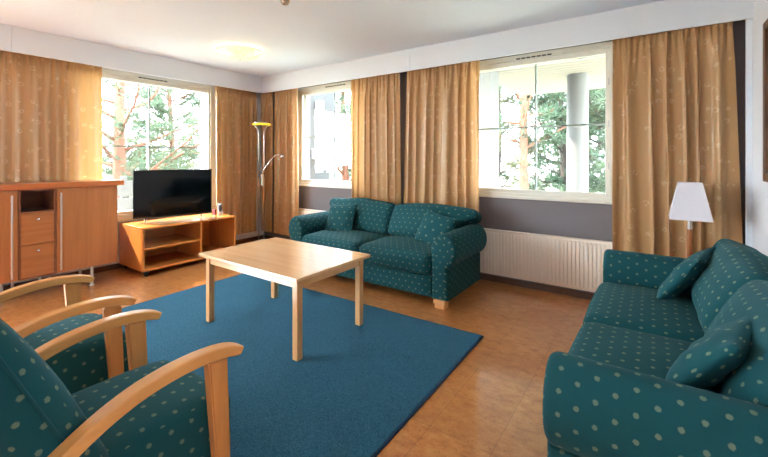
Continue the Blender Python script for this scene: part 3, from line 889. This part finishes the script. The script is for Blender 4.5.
for (y, z) in ((5.50, 2.32), (5.40, 1.37)):
    t = thing('wall_lamp', 'white box lamp on the outside wall seen through the middle window, ' + ('upper one' if z > 2 else 'lower one'), 'wall lamp', (-5.5, y, z), 0, 'outside wall lamps')
    obj('back_plate', bx(0, .02, -.05, .05, -.10, .10, bev=.004), 'frame', t)
    obj('cover', bx(.02, .12, -.07, .07, -.10, .10, bev=.01), 'white', t)
# white slatted balcony fence outside the left window
t = thing('balcony_fence', 'low white board fence outside the left window', 'fence', (-6.7, 2.4, GZ))
for z0 in (.30, .56, .82): obj('board', bx(-.015, .015, -1.6, 1.9, z0-GZ-.12, z0-GZ+.11, bev=.004), 'extdarkened', t)
for y in (-1.5, .15, 1.8): obj('post', bx(-.07, -.016, y-.04, y+.04, 0, 1.0-GZ, bev=.004), 'extdarkened', t)

def limb(rnd, p, d, L, n, bend, up):
    pts = [Vector(p)]; d = Vector(d).normalized()
    for k in range(n):
        d = (d+Vector((rnd.uniform(-bend, bend), rnd.uniform(-bend, bend), rnd.uniform(-bend, bend)+up))).normalized()
        pts.append(pts[-1]+d*L/n)
    return pts
def tuft(bm, rnd, c, R, n, wd):
    for _ in range(n):
        v = Vector((rnd.gauss(0, 1), rnd.gauss(0, 1), rnd.gauss(0, .7)+.25)).normalized()
        s = v.cross(Vector((rnd.gauss(0, 1), rnd.gauss(0, 1), rnd.gauss(0, 1)))).normalized()*wd
        a = c+v*R*.08; b = c+v*R*rnd.uniform(.6, 1)
        bm.faces.new([bm.verts.new(q) for q in (a-s, a+s, b+s*.6, b-s*.6)])
def tree(label, cat, x, y, h, r, nb, blen, b0, fol, brk, seed, tufts=5, tr=.28, nq=26, wd=.011, lean=0, up=.05, group=None, droop=0):
    rnd = random.Random(seed)
    t = thing('pine_tree' if fol != 'leaf' else 'leafy_tree', label, cat, (x, y, GZ), 0, group)
    tp = limb(rnd, (0, 0, 0), (lean, lean*.4, 1), h, 9, .06, .15)
    bm = bmesh.new(); add_tube(bm, tp, [r*(1-.8*k/9)+.01 for k in range(10)], 10)
    fb = bmesh.new()
    for k in range(nb):
        f = b0+(1-b0)*(k+.5)/nb; i = min(8, int(f*9)); p = tp[i].lerp(tp[i+1], f*9-i)
        a = k*2.4+rnd.uniform(-.5, .5)
        L = blen*(1.15-.75*(f-b0)/(1-b0))*rnd.uniform(.7, 1.15)
        bp = limb(rnd, p, (math.cos(a), math.sin(a), .25-droop), L, 6, .28, up)
        br = max(.008, r*.32*(1-.5*f))
        add_tube(bm, bp, [br*(1-.8*q/6)+.004 for q in range(7)], 6)
        for m_ in range(tufts):
            q = rnd.uniform(1.5, 6); i2 = min(5, int(q)); c = bp[i2].lerp(bp[i2+1], q-i2)
            sd = Vector((rnd.gauss(0, 1), rnd.gauss(0, 1), rnd.gauss(0, .5))).normalized()*rnd.uniform(.1, .35)*L*.5
            add_tube(bm, [c, c+sd*.5+Vector((0, 0, .02)), c+sd], [.007, .006, .004], 4)
            for e in (.3, .65, 1.0): tuft(fb, rnd, c+sd*e+Vector((rnd.gauss(0,.12), rnd.gauss(0,.12), rnd.gauss(0,.12))), tr*rnd.uniform(.6, 1.1), int(nq*.6), wd*.9)
    obj('trunk', bm, brk, t, smooth=True); obj('foliage', fb, fol, t)
    return t
TG = None
tree('gnarled pine with orange limbs at the left side of the left window', 'tree', -10.6, 3.85, 6.4, .18, 26, 3.1, .22, 'needle', 'bark', 11, 9, .26, 30, .010, .06, .10)
tree('green pine at the right half of the left window', 'tree', -12.2, 6.0, 5.6, .13, 40, 2.3, .10, 'needle', 'bark', 12, 9, .26, 30, .011)
tree('low pale shrub in front of the pines outside the left window', 'shrub', -12.6, 4.9, 2.7, .08, 30, 1.7, .1, 'leaf', 'twig', 13, 8, .22, 16, .013)
tree('pale bare shrub at the far left of the left window view', 'shrub', -13.5, 3.6, 2.6, .08, 26, 1.7, .1, 'leaf', 'twig', 14, 7, .22, 14, .012)
tree('pale green shrub at the right edge of the left window view', 'shrub', -14.5, 7.3, 2.7, .08, 30, 1.8, .1, 'leaf', 'twig', 15, 8, .22, 16, .013)
tree('dense green pine seen through the middle window right part', 'tree', -8.6, 10.0, 6.6, .16, 40, 2.0, .12, 'needle2', 'bark', 16, 8, .30, 26, .014)
tree('pine with straight orange trunk seen left of the white porch column', 'tree', -3.62, 13.4, 9.5, .17, 30, 2.2, .28, 'needle2', 'bark', 17, 8, .30, 26, .013)
tree('dense green conifer behind the orange pine trunk', 'tree', -2.6, 15.4, 7.5, .16, 48, 2.6, .06, 'needle2', 'twig', 18, 9, .33, 26, .015)
tree('green pine seen just right of the white porch column', 'tree', -1.2, 15.0, 7.0, .16, 46, 2.4, .06, 'needle', 'twig', 19, 9, .33, 26, .015)
tree('bright leafy tree beside the outside wall at the right window left part', 'tree', -5.0, 14.4, 6.4, .12, 40, 2.2, .1, 'leaf', 'twig', 20, 8, .26, 18, .015)
tree('far green pine between the porch column and orange trunk', 'tree', -3.0, 19.0, 8.0, .18, 46, 2.8, .06, 'needle', 'twig', 21, 9, .36, 26, .017)

# ------------------------------------------------------------------ light
w = bpy.data.worlds.new('overcast_sky'); bpy.context.scene.world = w; w.use_nodes = True
nt = w.node_tree; bg = nt.nodes['Background']
tc = nt.nodes.new('ShaderNodeTexCoord'); sp = nt.nodes.new('ShaderNodeSeparateXYZ'); rp = nt.nodes.new('ShaderNodeValToRGB')
nt.links.new(tc.outputs['Generated'], sp.inputs[0]); nt.links.new(sp.outputs['Z'], rp.inputs[0]); nt.links.new(rp.outputs[0], bg.inputs[0])
e = rp.color_ramp.elements; e[0].position = 0; e[0].color = (.84, .94, 1, 1); e[1].position = .7; e[1].color = (.74, .87, 1, 1)
bg.inputs[1].default_value = 9.5
def lamp(name, typ, loc, energy, col, **kw):
    l = bpy.data.lights.new(name, typ); l.energy = energy; l.color = col
    for k, v in kw.items(): setattr(l, k, v)
    o = bpy.data.objects.new(name, l); C.objects.link(o); o.location = loc; return o
sun = lamp('sun', 'SUN', (-8, -4, 8), 8, (1, .90, .74), angle=R_(2))
sun.rotation_euler = Vector((.7, .2, -.6)).to_track_quat('-Z', 'Y').to_euler()
lamp('ceiling_light_bulb', 'POINT', (-3.84, 2.62, H-.06), 1.6, (1, .78, .5), shadow_soft_size=.05)

# ------------------------------------------------------------------ camera
cam = bpy.data.cameras.new('camera'); co = bpy.data.objects.new('camera', cam); C.objects.link(co)
co.location = (0, 0, 1.28); co.rotation_euler = (R_(90), 0, R_(35.115))
cam.sensor_width = 36; cam.lens = 36*383.4/768; cam.shift_y = -(228.5-158.4)/768
cam.clip_start = .02
S = bpy.context.scene; S.camera = co
S.view_settings.view_transform = 'Standard'; S.view_settings.look = 'None'; S.view_settings.gamma = 1
S.view_settings.exposure = 2.03
S.cycles.max_bounces = 14; S.cycles.diffuse_bounces = 8; S.cycles.transparent_max_bounces = 24
S.cycles.caustics_reflective = False; S.cycles.caustics_refractive = False
S.cycles.sample_clamp_indirect = 6
